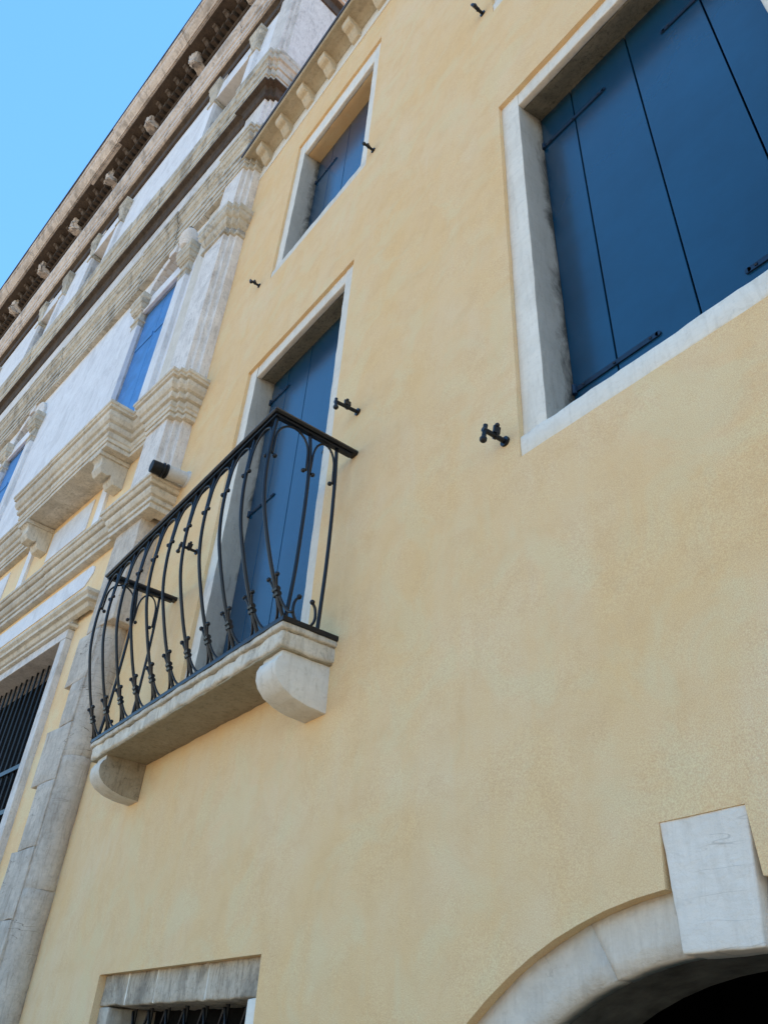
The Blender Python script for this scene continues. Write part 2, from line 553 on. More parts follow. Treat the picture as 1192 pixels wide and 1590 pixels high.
arch_hole = [(AX - 1.55, 0.02)] + al + [KS[0], KS[1]] + ar + [(AX + 1.55, 0.02)]
wbm = wall_cdt([(-7.4, 0.0), (4.5, 0.0), (4.5, 12.12), (-7.4, 12.12)], [rect(BW), rect(BD), rect(UW), rect(UX), rect(SW), arch_hole], 0.0, 0.42, 0.11, 0.0045)
obj('wall', wbm, 'plaster', H)
# rest of the shell
sh = MB()
sh.box(-7.4, 4.5, 8.0, 8.4, 0, 12.1)
sh.box(4.1, 4.5, 0.43, 8.0, 0, 12.1)
sh.box(-7.4, -7.0, 0.43, 8.0, 0, 12.1)
obj('wall', sh, 'plaster', H)
rf = MB()
rf.extrude_x([(-0.30, 12.17), (4.2, 13.9), (8.6, 12.2), (8.6, 12.14), (4.2, 13.75), (-0.22, 12.14)], -6.3, 4.8)
obj('roof', rf, 'tile', H)

def strap(x0, x1, z, y, knuckle=True, w=0.028):
    mb = MB()
    mb.box(x0, x1, y - 0.009, y + 0.001, z - w / 2, z + w / 2)
    n = 5
    for xe, s in ((x0, -1), (x1, 1)):
        for i in range(3):
            pass
    mb.lathe([(w / 2, 0), (w / 2, 0.009)], (0, 0, 0), 12)
    # turn the last disc into the rounded end of the strap
    k = len(mb.v) - 24
    for i in range(k, len(mb.v)):
        a = mb.v[i]
        mb.v[i] = (x1 + a[0], y - 0.009 + a[2], z + a[1])
    for f in (0.12, 0.5, 0.92):
        mb.ball((x0 + (x1 - x0) * f, y - 0.010, z), 0.008, 8, 5)
    if knuckle:
        mb.tube([(x0, y - 0.012, z - 0.028), (x0, y - 0.012, z + 0.028)], 0.012, 8)
    return mb

def window(r, seams, shut_y, sill_h, name='window', fw=0.14, lin=0.14, door=False, hinge=(), seed=1, lintel_mat='frame', rise=0.03, jm='jamb'):
    """stone surround set just behind the plaster face, with closed board shutters deep in the reveal"""
    x0, x1, z0, z1 = r
    e = 0.028
    ox0, ox1, oz1 = x0 + fw, x1 - fw, z1 - lin
    oz0 = z0 + sill_h
    w = obj(name, rbox(x0 - 0.004, ox0, e, shut_y + 0.13, oz0, z1 + 0.004, 0.09, 0.0035, 0.007, 7, seed), jm, H)        # left jamb carries the rest
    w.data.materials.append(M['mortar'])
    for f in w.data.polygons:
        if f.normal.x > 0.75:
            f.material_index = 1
    obj('jamb', rbox(ox1, x1 + 0.004, e, shut_y + 0.13, oz0, z1 + 0.004, 0.09, 0.0035, 0.007, 7, seed + 3), 'frame', w)
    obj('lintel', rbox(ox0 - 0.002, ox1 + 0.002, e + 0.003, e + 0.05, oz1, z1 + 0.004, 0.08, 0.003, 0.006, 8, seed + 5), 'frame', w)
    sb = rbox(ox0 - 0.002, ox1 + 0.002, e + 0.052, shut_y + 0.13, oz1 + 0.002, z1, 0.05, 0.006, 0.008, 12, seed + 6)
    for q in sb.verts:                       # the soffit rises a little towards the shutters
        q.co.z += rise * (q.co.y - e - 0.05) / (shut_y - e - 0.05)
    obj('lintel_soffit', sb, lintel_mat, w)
    if not door:
        obj('sill', rbox(x0 - 0.004, x1 + 0.004, 0.004, shut_y + 0.13, z0 - 0.002, oz0, 0.05, 0.0055, 0.012, 11, seed + 8), 'frame', w)
    xs = [ox0] + list(seams) + [ox1]
    top = oz1 + 0.03 + rise
    for i in range(len(xs) - 1):
        a, b = xs[i] + 0.004, xs[i + 1] - 0.004
        if i == 0:
            a -= 0.004
        mb = MB().box(a, b, shut_y, shut_y + 0.035, oz0 - (0.0 if door else 0.0), top)
        obj('shutter_leaf', mb, 'shutter', w, bevel=0.003)
    for (hx0, hx1, hz) in hinge:
        obj('hinge_strap', strap(hx0, hx1, hz, shut_y, True), 'strap', w)
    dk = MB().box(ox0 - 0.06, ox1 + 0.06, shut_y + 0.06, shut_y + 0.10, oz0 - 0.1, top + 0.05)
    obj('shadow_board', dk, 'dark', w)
    return w

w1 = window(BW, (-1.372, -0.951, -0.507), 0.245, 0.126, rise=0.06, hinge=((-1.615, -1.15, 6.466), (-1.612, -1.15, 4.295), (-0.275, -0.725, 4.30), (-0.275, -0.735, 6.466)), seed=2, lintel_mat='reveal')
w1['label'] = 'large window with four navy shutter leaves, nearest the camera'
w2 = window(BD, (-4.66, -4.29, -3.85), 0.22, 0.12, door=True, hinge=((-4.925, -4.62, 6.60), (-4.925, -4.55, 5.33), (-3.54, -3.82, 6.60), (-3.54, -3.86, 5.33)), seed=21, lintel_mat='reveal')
w2['label'] = 'balcony doorway closed with navy shutters'
w3 = window(UW, (-4.62, -4.28, -3.88), 0.25, 0.125, lin=0.30, lintel_mat='plaster', jm='frame', hinge=((-4.915, -4.50, 10.25), (-3.545, -3.82, 10.25)), seed=41)
w3['label'] = 'top floor window with closed blue shutters above the balcony'
w4 = window(UX, (-1.35, -0.93, -0.5), 0.25, 0.125, lin=0.30, seed=61)
obj('balcony_threshold', rbox(BD[0] + 0.02, BD[1] - 0.02, 0.01, 0.36, 3.28, 3.415, 0.1, 0.003, 0.006), 'frame', w2)

# shutter stays: iron pins in the wall with a drop catch
def stay(x, z, L=0.145, s=1.0):
    o = MB()
    o.tube([(0, 0.03, 0), (0, -L, 0.0)], 0.0125 * s, 10)
    o.tube([(0, 0.004, 0), (0, -0.012, 0)], 0.026 * s, 14)
    o.tube([(0, -L * 0.42, 0), (0, -L * 0.5, 0)], 0.017 * s, 10)
    b = obj('shutter_stay', o, 'iron', H, smooth=False, off=(x, 0, z))
    k = MB()
    k.tube([(0, -L + 0.012, 0.030 * s), (0, -L + 0.010, -0.042 * s)], 0.011 * s, 8)
    k.ball((0, -L + 0.010, -0.052 * s), 0.018 * s)
    k.box(0.004, 0.016, -L * 0.62, -L * 0.36, 0.008, 0.046 * s)
    k.ball((0.012, -L * 0.5, 0.052 * s), 0.012 * s)
    obj('catch', k, 'iron', b)
    b.rotation_euler = (random.uniform(-0.06, 0.06), random.uniform(-0.5, 0.5), random.uniform(-0.10, 0.10))
    return b
for (x, z, L, s) in ((-1.847, 3.985, 0.135, 1.0), (-3.103, 5.06, 0.175, 1.0), (-5.319, 8.505, 0.12, 1.0), (-3.288, 8.45, 0.125, 1.0), (-1.866, 8.53, 0.12, 1.0), (-5.33, 5.06, 0.16, 1.0)):
    stay(x, z, L, s)

# eave: stone band, coved soffit, brackets, gutter
ev = MB().box(-6.4, 4.6, -0.012, 0.03, 11.72, 12.02)
eave = obj('eave_band', ev, 'frame', H, bevel=0.006)
sf = MB()
sf.extrude_x([(0.02, 12.02), (-0.02, 12.022), (-0.06, 12.06), (-0.13, 12.10), (-0.22, 12.105), (-0.275, 12.09), (-0.29, 12.10), (-0.29, 12.165), (0.02, 12.17)], -6.36, 4.6)
obj('soffit', sf, 'eave', eave, bevel=0.004)
gt = MB()
gt.extrude_x([(-0.285, 12.135), (-0.305, 12.14), (-0.315, 12.165), (-0.312, 12.185), (-0.305, 12.185), (-0.302, 12.16), (-0.285, 12.15)], -6.36, 4.6)
obj('gutter', gt, 'gutter', eave)
bp = [(0.0, 11.84), (-0.05, 11.85), (-0.09, 11.90), (-0.12, 11.955), (-0.17, 11.965), (-0.205, 11.99), (-0.22, 12.05), (-0.22, 12.11), (0.0, 12.10)]
bme = None
xb = -6.0
while xb < 4.3:
    if bme is None:
        o = obj('bracket', MB().extrude_x(bp, -0.075, 0.075), 'bracket', eave, bevel=0.008, off=(xb, 0, 0))
        bme = o.data
    else:
        o = obj('bracket', bme, None, eave, bevel=0.008, off=(xb + random.uniform(-.01, .01), 0, 0))
    xb += 0.512

# arched doorway: voussoirs and keystone
door = obj('keystone', MB(), None, H)
bpy.data.objects.remove(door)
kb = bmesh.new()
kv = []
kpts = [(-1.345, 2.238), (-1.076, 2.241), (-1.106, 1.911), (-1.330, 1.909)]
for y in (0.006, 0.111):
    for x, z in kpts:
        kv.append(kb.verts.new((x, y, z)))
for f in ((0, 1, 2, 3), (7, 6, 5, 4), (0, 4, 5, 1), (1, 5, 6, 2), (2, 6, 7, 3), (3, 7, 4, 0)):
    kb.faces.new([kv[i] for i in f])
bmesh.ops.bevel(kb, geom=kb.edges[:], offset=0.006, segments=2, profile=0.5, affect='EDGES')
for i in range(1, 16):
    bmesh.ops.bisect_plane(kb, geom=kb.verts[:] + kb.edges[:] + kb.faces[:], plane_co=(0, 0, 1.9 + 0.34 * i / 16), plane_no=(0, 0, 1))
for i in range(1, 6):
    bmesh.ops.bisect_plane(kb, geom=kb.verts[:] + kb.edges[:] + kb.faces[:], plane_co=(-1.34 + 0.26 * i / 6, 0, 0), plane_no=(1, 0, 0))
roughen(kb, 0.002, 12, 3)
roughen(kb, 0.0018, 40, 5)
bmesh.ops.recalc_face_normals(kb, faces=kb.faces)
for f in kb.faces:
    f.smooth = True
doorway = obj('doorway', kb, 'keystone', H)
doorway['label'] = 'round arched doorway with a pale keystone'
def voussoir(a0, a1, seed):
    bm = bmesh.new()
    n = 12
    rows = []
    for y in (0.042, 0.11):
        inn = arc(1.30, 0.618, a0, a1, n)
        out = arc(1.556, 0.522, a0 - (0.2 if a0 < -6 else 0), a1, n)
        rows.append(([bm.verts.new((x, y, z)) for x, z in inn], [bm.verts.new((x, y, z)) for x, z in out]))
    (i0, o0), (i1, o1) = rows
    for k in range(n):
        bm.faces.new((i0[k], i0[k + 1], o0[k + 1], o0[k]))
        bm.faces.new((i1[k + 1], i1[k], o1[k], o1[k + 1]))
        bm.faces.new((i0[k + 1], i0[k], i1[k], i1[k + 1]))
        bm.faces.new((o0[k], o0[k + 1], o1[k + 1], o1[k]))
    bm.faces.new((i0[0], o0[0], o1[0], i1[0]))
    bm.faces.new((o0[n], i0[n], i1[n], o1[n]))
    sharp = [e for e in bm.edges if len(e.link_faces) == 2 and e.calc_face_angle(0) > 0.6]
    bmesh.ops.bevel(bm, geom=sharp, offset=0.009, segments=2, profile=0.5, affect='EDGES')
    bmesh.ops.subdivide_edges(bm, edges=[e for e in bm.edges if e.calc_length() > 0.1], cuts=2, use_grid_fill=True)
    roughen(bm, 0.0045, 9, seed)
    bmesh.ops.recalc_face_normals(bm, faces=bm.faces)
    for f in bm.faces:
        f.smooth = True
    return bm
for i, (a, b) in enumerate(((-90, -68), (-67.9, -47), (-46.85, -16.2), (-16.05, -5.25), (5.0, 30), (30.15, 60), (60.15, 90))):
    obj('voussoir', voussoir(a, b, i * 7 + 1), 'archstone', doorway)
lin = MB()
l0, l1 = arc(1.302, 0.618, -90, 90, 40), arc(1.302, 0.618, -90, 90, 40)
o0 = arc(1.50, 0.60, -90, 90, 40)
lin.add([(x, 0.112, z) for x, z in l0] + [(x, 0.40, z) for x, z in l1] + [(x, 0.112, z) for x, z in o0],
        [(k, k + 1, 42 + k, 41 + k) for k in range(40)] + [(k, k + 1, 83 + k, 82 + k) for k in range(40)])
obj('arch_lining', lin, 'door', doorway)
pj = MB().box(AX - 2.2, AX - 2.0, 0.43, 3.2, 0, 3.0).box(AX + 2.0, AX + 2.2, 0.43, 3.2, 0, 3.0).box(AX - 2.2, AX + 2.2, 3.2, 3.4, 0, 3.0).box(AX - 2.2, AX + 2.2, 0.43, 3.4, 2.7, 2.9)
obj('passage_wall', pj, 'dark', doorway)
jl = obj('door_jamb', rbox(AX - 1.555, AX - 1.30, 0.042, 0.40, 0.0, 0.60, 0.1, 0.004, 0.008), 'oldstone', doorway)
jr = obj('door_jamb', rbox(AX + 1.30, AX + 1.555, 0.042, 0.40, 0.0, 0.60, 0.1, 0.004, 0.008), 'oldstone', doorway)

# barred cellar window low on the wall
x0, x1, z0, z1 = SW
cw = obj('barred_window', rbox(x0 - 0.003, x0 + 0.135, 0.045, 0.36, z0, 1.872, 0.07, 0.005, 0.008, 9, 5), 'oldstone', H)
cw['label'] = 'low barred window with a block lintel'
obj('jamb', rbox(x1 - 0.155, x1 + 0.003, 0.045, 0.36, z0, 1.872, 0.07, 0.005, 0.008, 9, 8), 'frame', cw)
obj('sill', rbox(x0 - 0.003, x1 + 0.003, 0.02, 0.36, z0 - 0.1, z0, 0.07, 0.005, 0.008, 9, 9), 'oldstone', cw)
lx = [x0 - 0.003, x0 + 0.34, x0 + 0.72, x0 + 1.30, x1 + 0.003]
for i in range(4):
    obj('lintel_block', rbox(lx[i] + 0.003, lx[i + 1] - 0.003, 0.045 + random.uniform(-.003, .004), 0.36, 1.874, z1 + 0.004, 0.035, 0.009, 0.010, 14, 30 + i), 'lintel_old', cw)
    if i:
        obj('mortar_joint', rbox(lx[i] - 0.009, lx[i] + 0.009, 0.047, 0.1, 1.876, z1, 0.03, 0.003, 0.003, 20), 'frame', cw)
obj('shadow_board', MB().box(x0 + 0.1, x1 - 0.1, 0.34, 0.38, z0, 1.9), 'dark', cw)
n = 8
for i in range(n):
    xa = x0 + 0.17 + (x1 - x0 - 0.34) * i / (n - 1)
    obj('grille_bar', MB().tube([(xa, 0.20, z0 - 0.02), (xa, 0.20, 1.88)], 0.012, 8), 'iron', cw)
for i in range(n - 1):
    xa = x0 + 0.17 + (x1 - x0 - 0.34) * i / (n - 1)
    xc = xa + (x1 - x0 - 0.34) / (n - 1)
    for zz in (1.86, 1.60, 1.34, 1.08):
        obj('grille_bar', MB().tube([(xa, 0.185, zz), ((xa + xc) / 2, 0.178, zz - 0.24), (xc, 0.185, zz)], 0.009, 6), 'iron', cw)

# ================================================================== the balcony
BE = Vector((-4.35, 0, 3.30))
B = empty('balcony', BE)
tag(B, 'small stone balcony with bulging black wrought iron railing on two corbels', 'balcony')
def bobj(name, geo, mat, parent=B, **k):
    off = -BE if parent is B else None
    return obj(name, geo, mat, parent, off=off, **k)
SX0, SX1 = -5.615, -3.075
slab = bobj('slab', rbox(SX0 + 0.018, SX1 - 0.018, -0.318, 0.05, 3.304, 3.392, 0.025, 0.010, 0.014, 13, 4), 'slab')
bobj('slab_underside', rbox(SX0 + 0.03, SX1 - 0.03, -0.306, 0.03, 3.296, 3.31, 0.04, 0.005, 0.003, 14, 14), 'slab_shade')  # shade below the slab is part of this darker stained colour
bobj('slab_lip', rbox(SX0, SX1, -0.335, 0.045, 3.392, 3.428, 0.03, 0.005, 0.008, 12, 9), 'slab')
cp = [(0.03, 3.305), (-0.285, 3.305), (-0.287, 3.268), (-0.302, 3.258), (-0.316, 3.225), (-0.313, 3.18), (-0.295, 3.143), (-0.255, 3.105), (-0.195, 3.076), (-0.11, 3.056), (0.03, 3.046)]
def corbel(xa, xb, mat, seed):
    bm = bmesh.new()
    mb = MB().extrude_x(cp, xa, xb)
    vs = [bm.verts.new(p) for p in mb.v]
    for f in mb.f:
        bm.faces.new([vs[i] for i in f])
    bmesh.ops.recalc_face_normals(bm, faces=bm.faces)
    sharp = [e for e in bm.edges if e.calc_face_angle(0) > 0.8]
    bmesh.ops.bevel(bm, geom=sharp, offset=0.008, segments=2, profile=0.5, affect='EDGES')
    for i in range(1, 5):
        bmesh.ops.bisect_plane(bm, geom=bm.verts[:] + bm.edges[:] + bm.faces[:], plane_co=(xa + (xb - xa) * i / 5, 0, 0), plane_no=(1, 0, 0))
    for i in range(1, 6):
        bmesh.ops.bisect_plane(bm, geom=bm.verts[:] + bm.edges[:] + bm.faces[:], plane_co=(0, -0.3 + i * 0.055, 0), plane_no=(0, 1, 0))
    roughen(bm, 0.0035, 9, seed)
    for f in bm.faces:
        f.smooth = True
    for e in bm.edges:
        if e.calc_face_angle(0) > 0.6:
            e.smooth = False
    return bm
bobj('corbel', corbel(-3.31, -3.12, 'corbel', 2), 'corbel')
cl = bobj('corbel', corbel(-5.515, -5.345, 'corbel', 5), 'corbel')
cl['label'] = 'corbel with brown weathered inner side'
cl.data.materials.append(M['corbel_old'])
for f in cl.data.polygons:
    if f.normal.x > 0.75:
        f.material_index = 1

RX0, RX1, RY = -5.55, -3.09, -0.555
RZ = 4.665
PROF = [(-0.553, RZ), (-0.562, 4.50), (-0.566, 4.31), (-0.552, 4.12), (-0.522, 3.97), (-0.452, 3.74), (-0.385, 3.57), (-0.322, 3.43)]
CP = catmull([(0, y, z) for y, z in PROF], 5)
def prof_y(z):
    for a, b in zip(CP, CP[1:]):
        if b.z <= z <= a.z:
            t = (a.z - z) / max(1e-6, a.z - b.z)
            return a.y + (b.y - a.y) * t
    return CP[0].y if z > CP[0].z else CP[-1].y

def rail(path, prof, name):
    return bobj(name, MB().sweep(path, prof), 'iron', bevel=0.003)
hp = [(RX0, 0.03), (RX0, RY), (RX1, RY), (RX1, 0.03)]
hr = rail(hp, [(-0.028, RZ + 0.012), (0.028, RZ + 0.012), (0.038, RZ + 0.024), (0.030, RZ + 0.044), (-0.030, RZ + 0.044), (-0.038, RZ + 0.024)], 'handrail')
rail([(RX0, -0.03), (RX0, RY), (RX1, RY), (RX1, -0.03)], [(-0.018, RZ - 0.004), (0.018, RZ - 0.004), (0.018, RZ + 0.011), (-0.018, RZ + 0.011)], 'under_rail')
rail([(SX0 + 0.035, 0.02), (SX0 + 0.035, -0.318), (SX1 - 0.015, -0.318), (SX1 - 0.015, 0.02)], [(-0.022, 3.424), (0.022, 3.424), (0.022, 3.452), (-0.022, 3.452)], 'base_rail')

bar_me = foot_me = col_me = arch_me = None
NB = 11
def mk_bar():
    return MB().tube(CP, 0.0108, 8)
def mk_foot():
    mb = MB()
    yc, zc = prof_y(3.575), 3.575
    for s in (-1, 1):
        pts = []
        for t in range(9):                   # legs flaring to the base rail
            a = t / 8
            x = s * (0.012 + 0.078 * (1 - math.cos(a * math.pi / 2)))
            z = zc - 0.13 * math.sin(a * math.pi / 2)
            pts.append((x, prof_y(z) + 0.002, z))
        mb.tube(pts, 0.008, 6)
        ear = []
        for t in range(7):                   # ears curling outwards above the collar
            a = t / 6
            z = zc + 0.065 * a
            ear.append((s * (0.014 + 0.022 * a * a), prof_y(z) - 0.003, z))
        mb.tube(ear, 0.0075, 6)
        mb.ball((s * 0.040, prof_y(zc + 0.066) - 0.004, zc + 0.070), 0.0135, 8, 6)
    return mb
def mk_collar():
    mb = MB()
    for z in (3.558, 3.582):
        y = prof_y(z)
        mb.tube([(-0.022, y, z), (0.022, y, z)], 0.0145, 8)
    return mb
DXB = (RX1 - RX0) / (NB - 1)
def mk_arch(w):
    mb = MB()
    pts = []
    N = 22
    for k in range(N + 1):
        t = k / N
        a = math.pi * (1 - t)
        # stilted arch between two bars
        if t < 0.22:
            q = t / 0.22
            x, z = 0.015 + 0.004 * q, 4.395 + 0.12 * q
        elif t > 0.78:
            q = (1 - t) / 0.22
            x, z = w - 0.015 - 0.004 * q, 4.395 + 0.12 * q
        else:
            q = (t - 0.22) / 0.56
            aa = math.pi * (1 - q)
            x = w / 2 + (w / 2 - 0.019) * math.cos(aa)
            z = 4.515 + 0.135 * math.sin(aa)
        pts.append((x, prof_y(z), z))
    mb.tube(pts, 0.0072, 6)
    for x in (0.032, w - 0.032):
        mb.ball((x, prof_y(4.39) - 0.002, 4.387), 0.0145, 8, 6)
        mb.tube([(x, prof_y(4.39), 4.388), (x + (-0.018 if x < w / 2 else 0.018), prof_y(4.40), 4.400)], 0.007, 6)
    return mb
for i in range(NB):
    x = RX1 + (RX0 - RX1) * i / (NB - 1)
    loc = Vector((x, 0, 0)) - BE
    if bar_me is None:
        b = obj('baluster', mk_bar(), 'iron', B, smooth=True, off=loc)
        bar_me = b.data
        f = obj('foot_scroll', mk_foot(), 'iron', b, smooth=True)
        foot_me = f.data
        c = obj('collar', mk_collar(), 'iron', b)
        col_me = c.data
    else:
        b = obj('baluster', bar_me, None, B, off=loc)
        obj('foot_scroll', foot_me, None, b)
        obj('collar', col_me, None, b)
    if i:
        if arch_me is None:
            a = obj('arch_scroll', mk_arch(DXB), 'iron', B, smooth=True, off=loc)
            arch_me = a.data
        else:
            obj('arch_scroll', arch_me, None, B, off=loc)
# the two short sides
for sx, sg in ((RX1, 1), (RX0, -1)):
    loc = Vector((sx, 0, 0)) - BE
    side = {}
    for nm, P in (('mid', [(-0.328, RZ), (-0.306, 4.50), (-0.296, 4.25), (-0.295, 4.0), (-0.298, 3.75), (-0.306, 3.58), (-0.316, 3.43)]),
                  ('wall', [(-0.135, RZ), (-0.122, 4.45), (-0.114, 4.15), (-0.113, 3.85), (-0.118, 3.6), (-0.123, 3.43)])):
        b = obj('baluster', MB().tube(catmull([(0, y, z) for y, z in P], 5), 0.0108, 8), 'iron', B, smooth=True, off=loc)
        side[nm] = b
    def side_arch(ya, yb):
        pts = []
        for k in range(23):
            t = k / 22
            if t < 0.22:
                q = t / 0.22
                y, z = ya + 0.014 + 0.004 * q, 4.395 + 0.12 * q
            elif t > 0.78:
                q = (1 - t) / 0.22
                y, z = yb - 0.014 - 0.004 * q, 4.395 + 0.12 * q
            else:
                aa = math.pi * (1 - (t - 0.22) / 0.56)
                y = (ya + yb) / 2 + ((yb - ya) / 2 - 0.018) * math.cos(aa)
                z = 4.515 + 0.135 * math.sin(aa)
            pts.append((0, y, z))
        mb = MB().tube(pts, 0.0072, 6)
        mb.ball((0, ya + 0.032, 4.388), 0.0145, 8, 6)
        mb.ball((0, yb - 0.032, 4.388), 0.0145, 8, 6)
        return mb
    obj('arch_scroll', side_arch(-0.560, -0.306), 'iron', B, smooth=True, off=loc)
    obj('arch_scroll', side_arch(-0.306, -0.122), 'iron', B, smooth=True, off=loc)
    def curl(y0, s):
        pts = []
        for k in range(11):
            t = k / 10
            a = -math.pi / 2 + math.pi * 1.1 * t
            pts.append((0, y0 + s * (0.01 + 0.07 * (1 - t) * 0.2 + 0.06 * math.cos(a) * (1 - 0.4 * t)), 3.44 + 0.085 + 0.085 * math.sin(a)))
        mb = MB().tube(pts, 0.0075, 6)
        mb.ball(pts[-1], 0.0145, 8, 6)
        return mb
    def cs(y0, s):        # J scroll: rises from the base rail beside a bar
        pts = catmull([(0, y0 + s * 0.095, 3.440), (0, y0 + s * 0.050, 3.452), (0, y0 + s * 0.022, 3.50), (0, y0 + s * 0.026, 3.56), (0, y0 + s * 0.048, 3.595)], 5)
        mb = MB().tube(pts, 0.0078, 6)
        mb.ball(pts[-1], 0.0145, 8, 6)
        return mb
    obj('foot_scroll', cs(-0.300, 1), 'iron', side['mid'], smooth=True)
    obj('foot_scroll', cs(-0.123, -1), 'iron', side['wall'], smooth=True)

# ================================================================== pipe at the house corner
PO = Vector((-6.03, 0, 6.235))
pp = empty('wall_pipe', PO)
tag(pp, 'short off-white pipe with black rubber end jutting from the yellow wall', 'pipe')
pdir = Vector((-0.02, -1, -0.05)).normalized()
obj('pipe_body', MB().tube([pdir * -0.05, pdir * 0.21], 0.070, 24), 'pipe', pp, bevel=0.004)
obj('wall_collar', MB().tube([pdir * -0.01, pdir * 0.02], [0.095, 0.083], 24), 'pipe', pp, bevel=0.004)
obj('end_cap', MB().tube([pdir * 0.205, pdir * 0.37], 0.064, 24), 'rubber', pp, bevel=0.005)
cl2 = MB()
for t in (0.215, 0.25):
    cl2.tube([pdir * t, pdir * (t + 0.014)], 0.076, 24)
obj('hose_clamp', cl2, 'iron', pp, bevel=0.003)

# ================================================================== the palace
T = 0.096
P = empty('stone_palace', (-6.23, -0.237, 0), T)
tag(P, 'tall old palace with grey stone cornices, pilasters and bright blue shutters', 'palace')
LEFT = -24.0

def rounded(prof, wallo=-0.12):
    """close a moulding profile against the wall behind it"""
    return [(wallo, prof[0][1])] + prof + [(wallo, prof[-1][1])]

def course(name, path, prof, cuts, mat, smooth_bev=0.006, gap=0.007, jitter=0.006, parent=P):
    """a moulded course cut into separate stones along its long left-hand run"""
    runs = []
    cuts = sorted(cuts)
    segs = []
    cur = [Vector(path[0])]
    cl = list(cuts)
    for i in range(len(path) - 1):
        a, b = Vector(path[i]), Vector(path[i + 1])
        if abs(a.y - b.y) < 1e-6 and b.x > a.x:
            here = [c for c in cl if a.x + 0.05 < c < b.x - 0.05]
            for c in here:
                cur.append(Vector((c - gap / 2, a.y)))
                segs.append(cur)
                cur = [Vector((c + gap / 2, a.y))]
                cl.remove(c)
        cur.append(b)
    segs.append(cur)
    out = []
    for s in segs:
        dj = random.uniform(-jitter, jitter)
        dz = random.uniform(-jitter, jitter) * 0.5
        pr = [(o + (dj if k not in (0, len(prof) - 1) else 0), z + dz) for k, (o, z) in enumerate(prof)]
        out.append(obj(name, MB().sweep([tuple(v) for v in s], pr), mat, parent, bevel=smooth_bev, seg=2))
    return out

def cluster(dx=0.0, dy=0.0, back=8.0):
    return [(-0.55 + dx, 0.13 + dy), (-0.55 + dx, 0 + dy), (-0.10 + dx, 0 + dy), (-0.10 + dx, 0.065 + dy), (-0.05 + dx, 0.065 + dy), (-0.05 + dx, 0.13 + dy), (0.0 + dx, 0.13 + dy), (0.0 + dx, back)]

def full(dx=0.0, wall=0.12, back=8.0):
    c = cluster(dx, 0, back)
    c[0] = (c[0][0], wall)
    return [(LEFT, wall)] + c

def shaft(name, path, z0, z1, mat, bev=0.006):
    return obj(name, MB().sweep(path, [(-0.06, z0), (0, z0), (0, z1), (-0.06, z1)]), mat, P, bevel=bev)

# --- ground storey wall with its barred window
gw = (-4.12, -1.29, 2.2, 5.02)
obj('wall', wall_cdt([(LEFT, 0.0), (-0.45, 0.0), (-0.45, 5.98), (LEFT, 5.98)], [rect(gw)], 0.12, 0.4, 0.22, 0.004), 'ochre', P)
z = 0.0
zs = [0.0, 0.5, 0.98, 1.45, 1.92, 2.42, 2.92, 3.435, 3.91, 4.31, 4.80, 5.96]
ed = [-0.74, -0.86, -0.74, -0.86, -0.73, -0.855, -0.755, -0.90, -0.69, -0.845, -0.71]
for i in range(len(ed)):
    rr = -0.43 if zs[i] < 4.7 else -0.20
    y1 = 0.45
    obj('quoin_block', rbox(ed[i], rr, 0.05 + random.uniform(-.003, .003), y1, zs[i] + 0.002, zs[i + 1] - 0.002, 0.08, 0.006, 0.004, 8), 'quoin', P)
# corner roll, in drums
rz = [0.0, 1.3, 2.62, 3.62, 4.98]
for a, b in zip(rz, rz[1:]):
    mb = MB()
    prof = [(0.135, a + 0.001), (0.137, a + 0.004)] + [(0.137, a + 0.012 + (b - a - 0.024) * k / 16) for k in range(1, 16)] + [(0.137, b - 0.004), (0.135, b - 0.001)]
    if b > 4.9:
        prof = prof[:-2] + [(0.137, b - 0.12), (0.12, b - 0.06), (0.08, b - 0.02), (0.02, b)]
    mb.lathe(prof, (-0.452, 0.20, 0), 28)
    bm = bmesh.new()
    vs = [bm.verts.new(p) for p in mb.v]
    for f in mb.f:
        bm.faces.new([vs[i] for i in f])
    roughen(bm, 0.007, 7, random.random() * 40)
    bmesh.ops.recalc_face_normals(bm, faces=bm.faces)
    for f in bm.faces:
        f.smooth = True
    obj('corner_roll_drum', bm, 'quoin', P)
obj('corner_block', rbox(-0.46, -0.335, 0.16, 0.5, 0.0, 4.80, 0.2, 0.003, 0.01), 'quoin', P)

# barred window
pw = obj('ground_window', MB().box(-1.36, -1.235, 0.055, 0.5, 2.1, 4.95), 'pilaster', P, bevel=0.006)
pw['label'] = 'ground floor window behind an iron grille'
obj('jamb', MB().box(-4.175, -4.05, 0.055, 0.5, 2.1, 4.95), 'pilaster', pw, bevel=0.006)
obj('lintel', MB().box(-4.175, -1.235, 0.052, 0.5, 4.952, 5.05), 'pilaster', pw, bevel=0.006)
obj('lintel_moulding', MB().sweep([(-4.2, 0.12), (-4.2, 0.05), (-1.21, 0.05), (-1.21, 0.12)], rounded([(0.0, 5.052), (0.03, 5.06), (0.035, 5.085), (0.015, 5.10), (0.0, 5.102)], -0.06)), 'cornice_clean', pw, bevel=0.004)
obj('frieze', MB().box(-4.19, -1.22, 0.065, 0.4, 5.104, 5.19), 'oldstone', pw, bevel=0.006)
obj('hood', MB().sweep([(-4.56, 0.14), (-4.56, 0.06), (-0.86, 0.06), (-0.86, 0.14)], rounded([(0.0, 5.14), (0.03, 5.15), (0.05, 5.19), (0.09, 5.20), (0.09, 5.235), (0.12, 5.26), (0.125, 5.29), (0.0, 5.31)], -0.02)), 'cornice_clean', pw, bevel=0.004)
obj('shadow_board', MB().box(-4.1, -1.3, 0.40, 0.44, 2.2, 5.0), 'dark', pw)
k = 0
xg = -3.97
while xg < -1.38:
    obj('grille_bar', MB().tube([(xg, 0.24, 2.2), (xg, 0.24, 4.97)], 0.011, 8), 'iron', pw)
    xg += 0.14
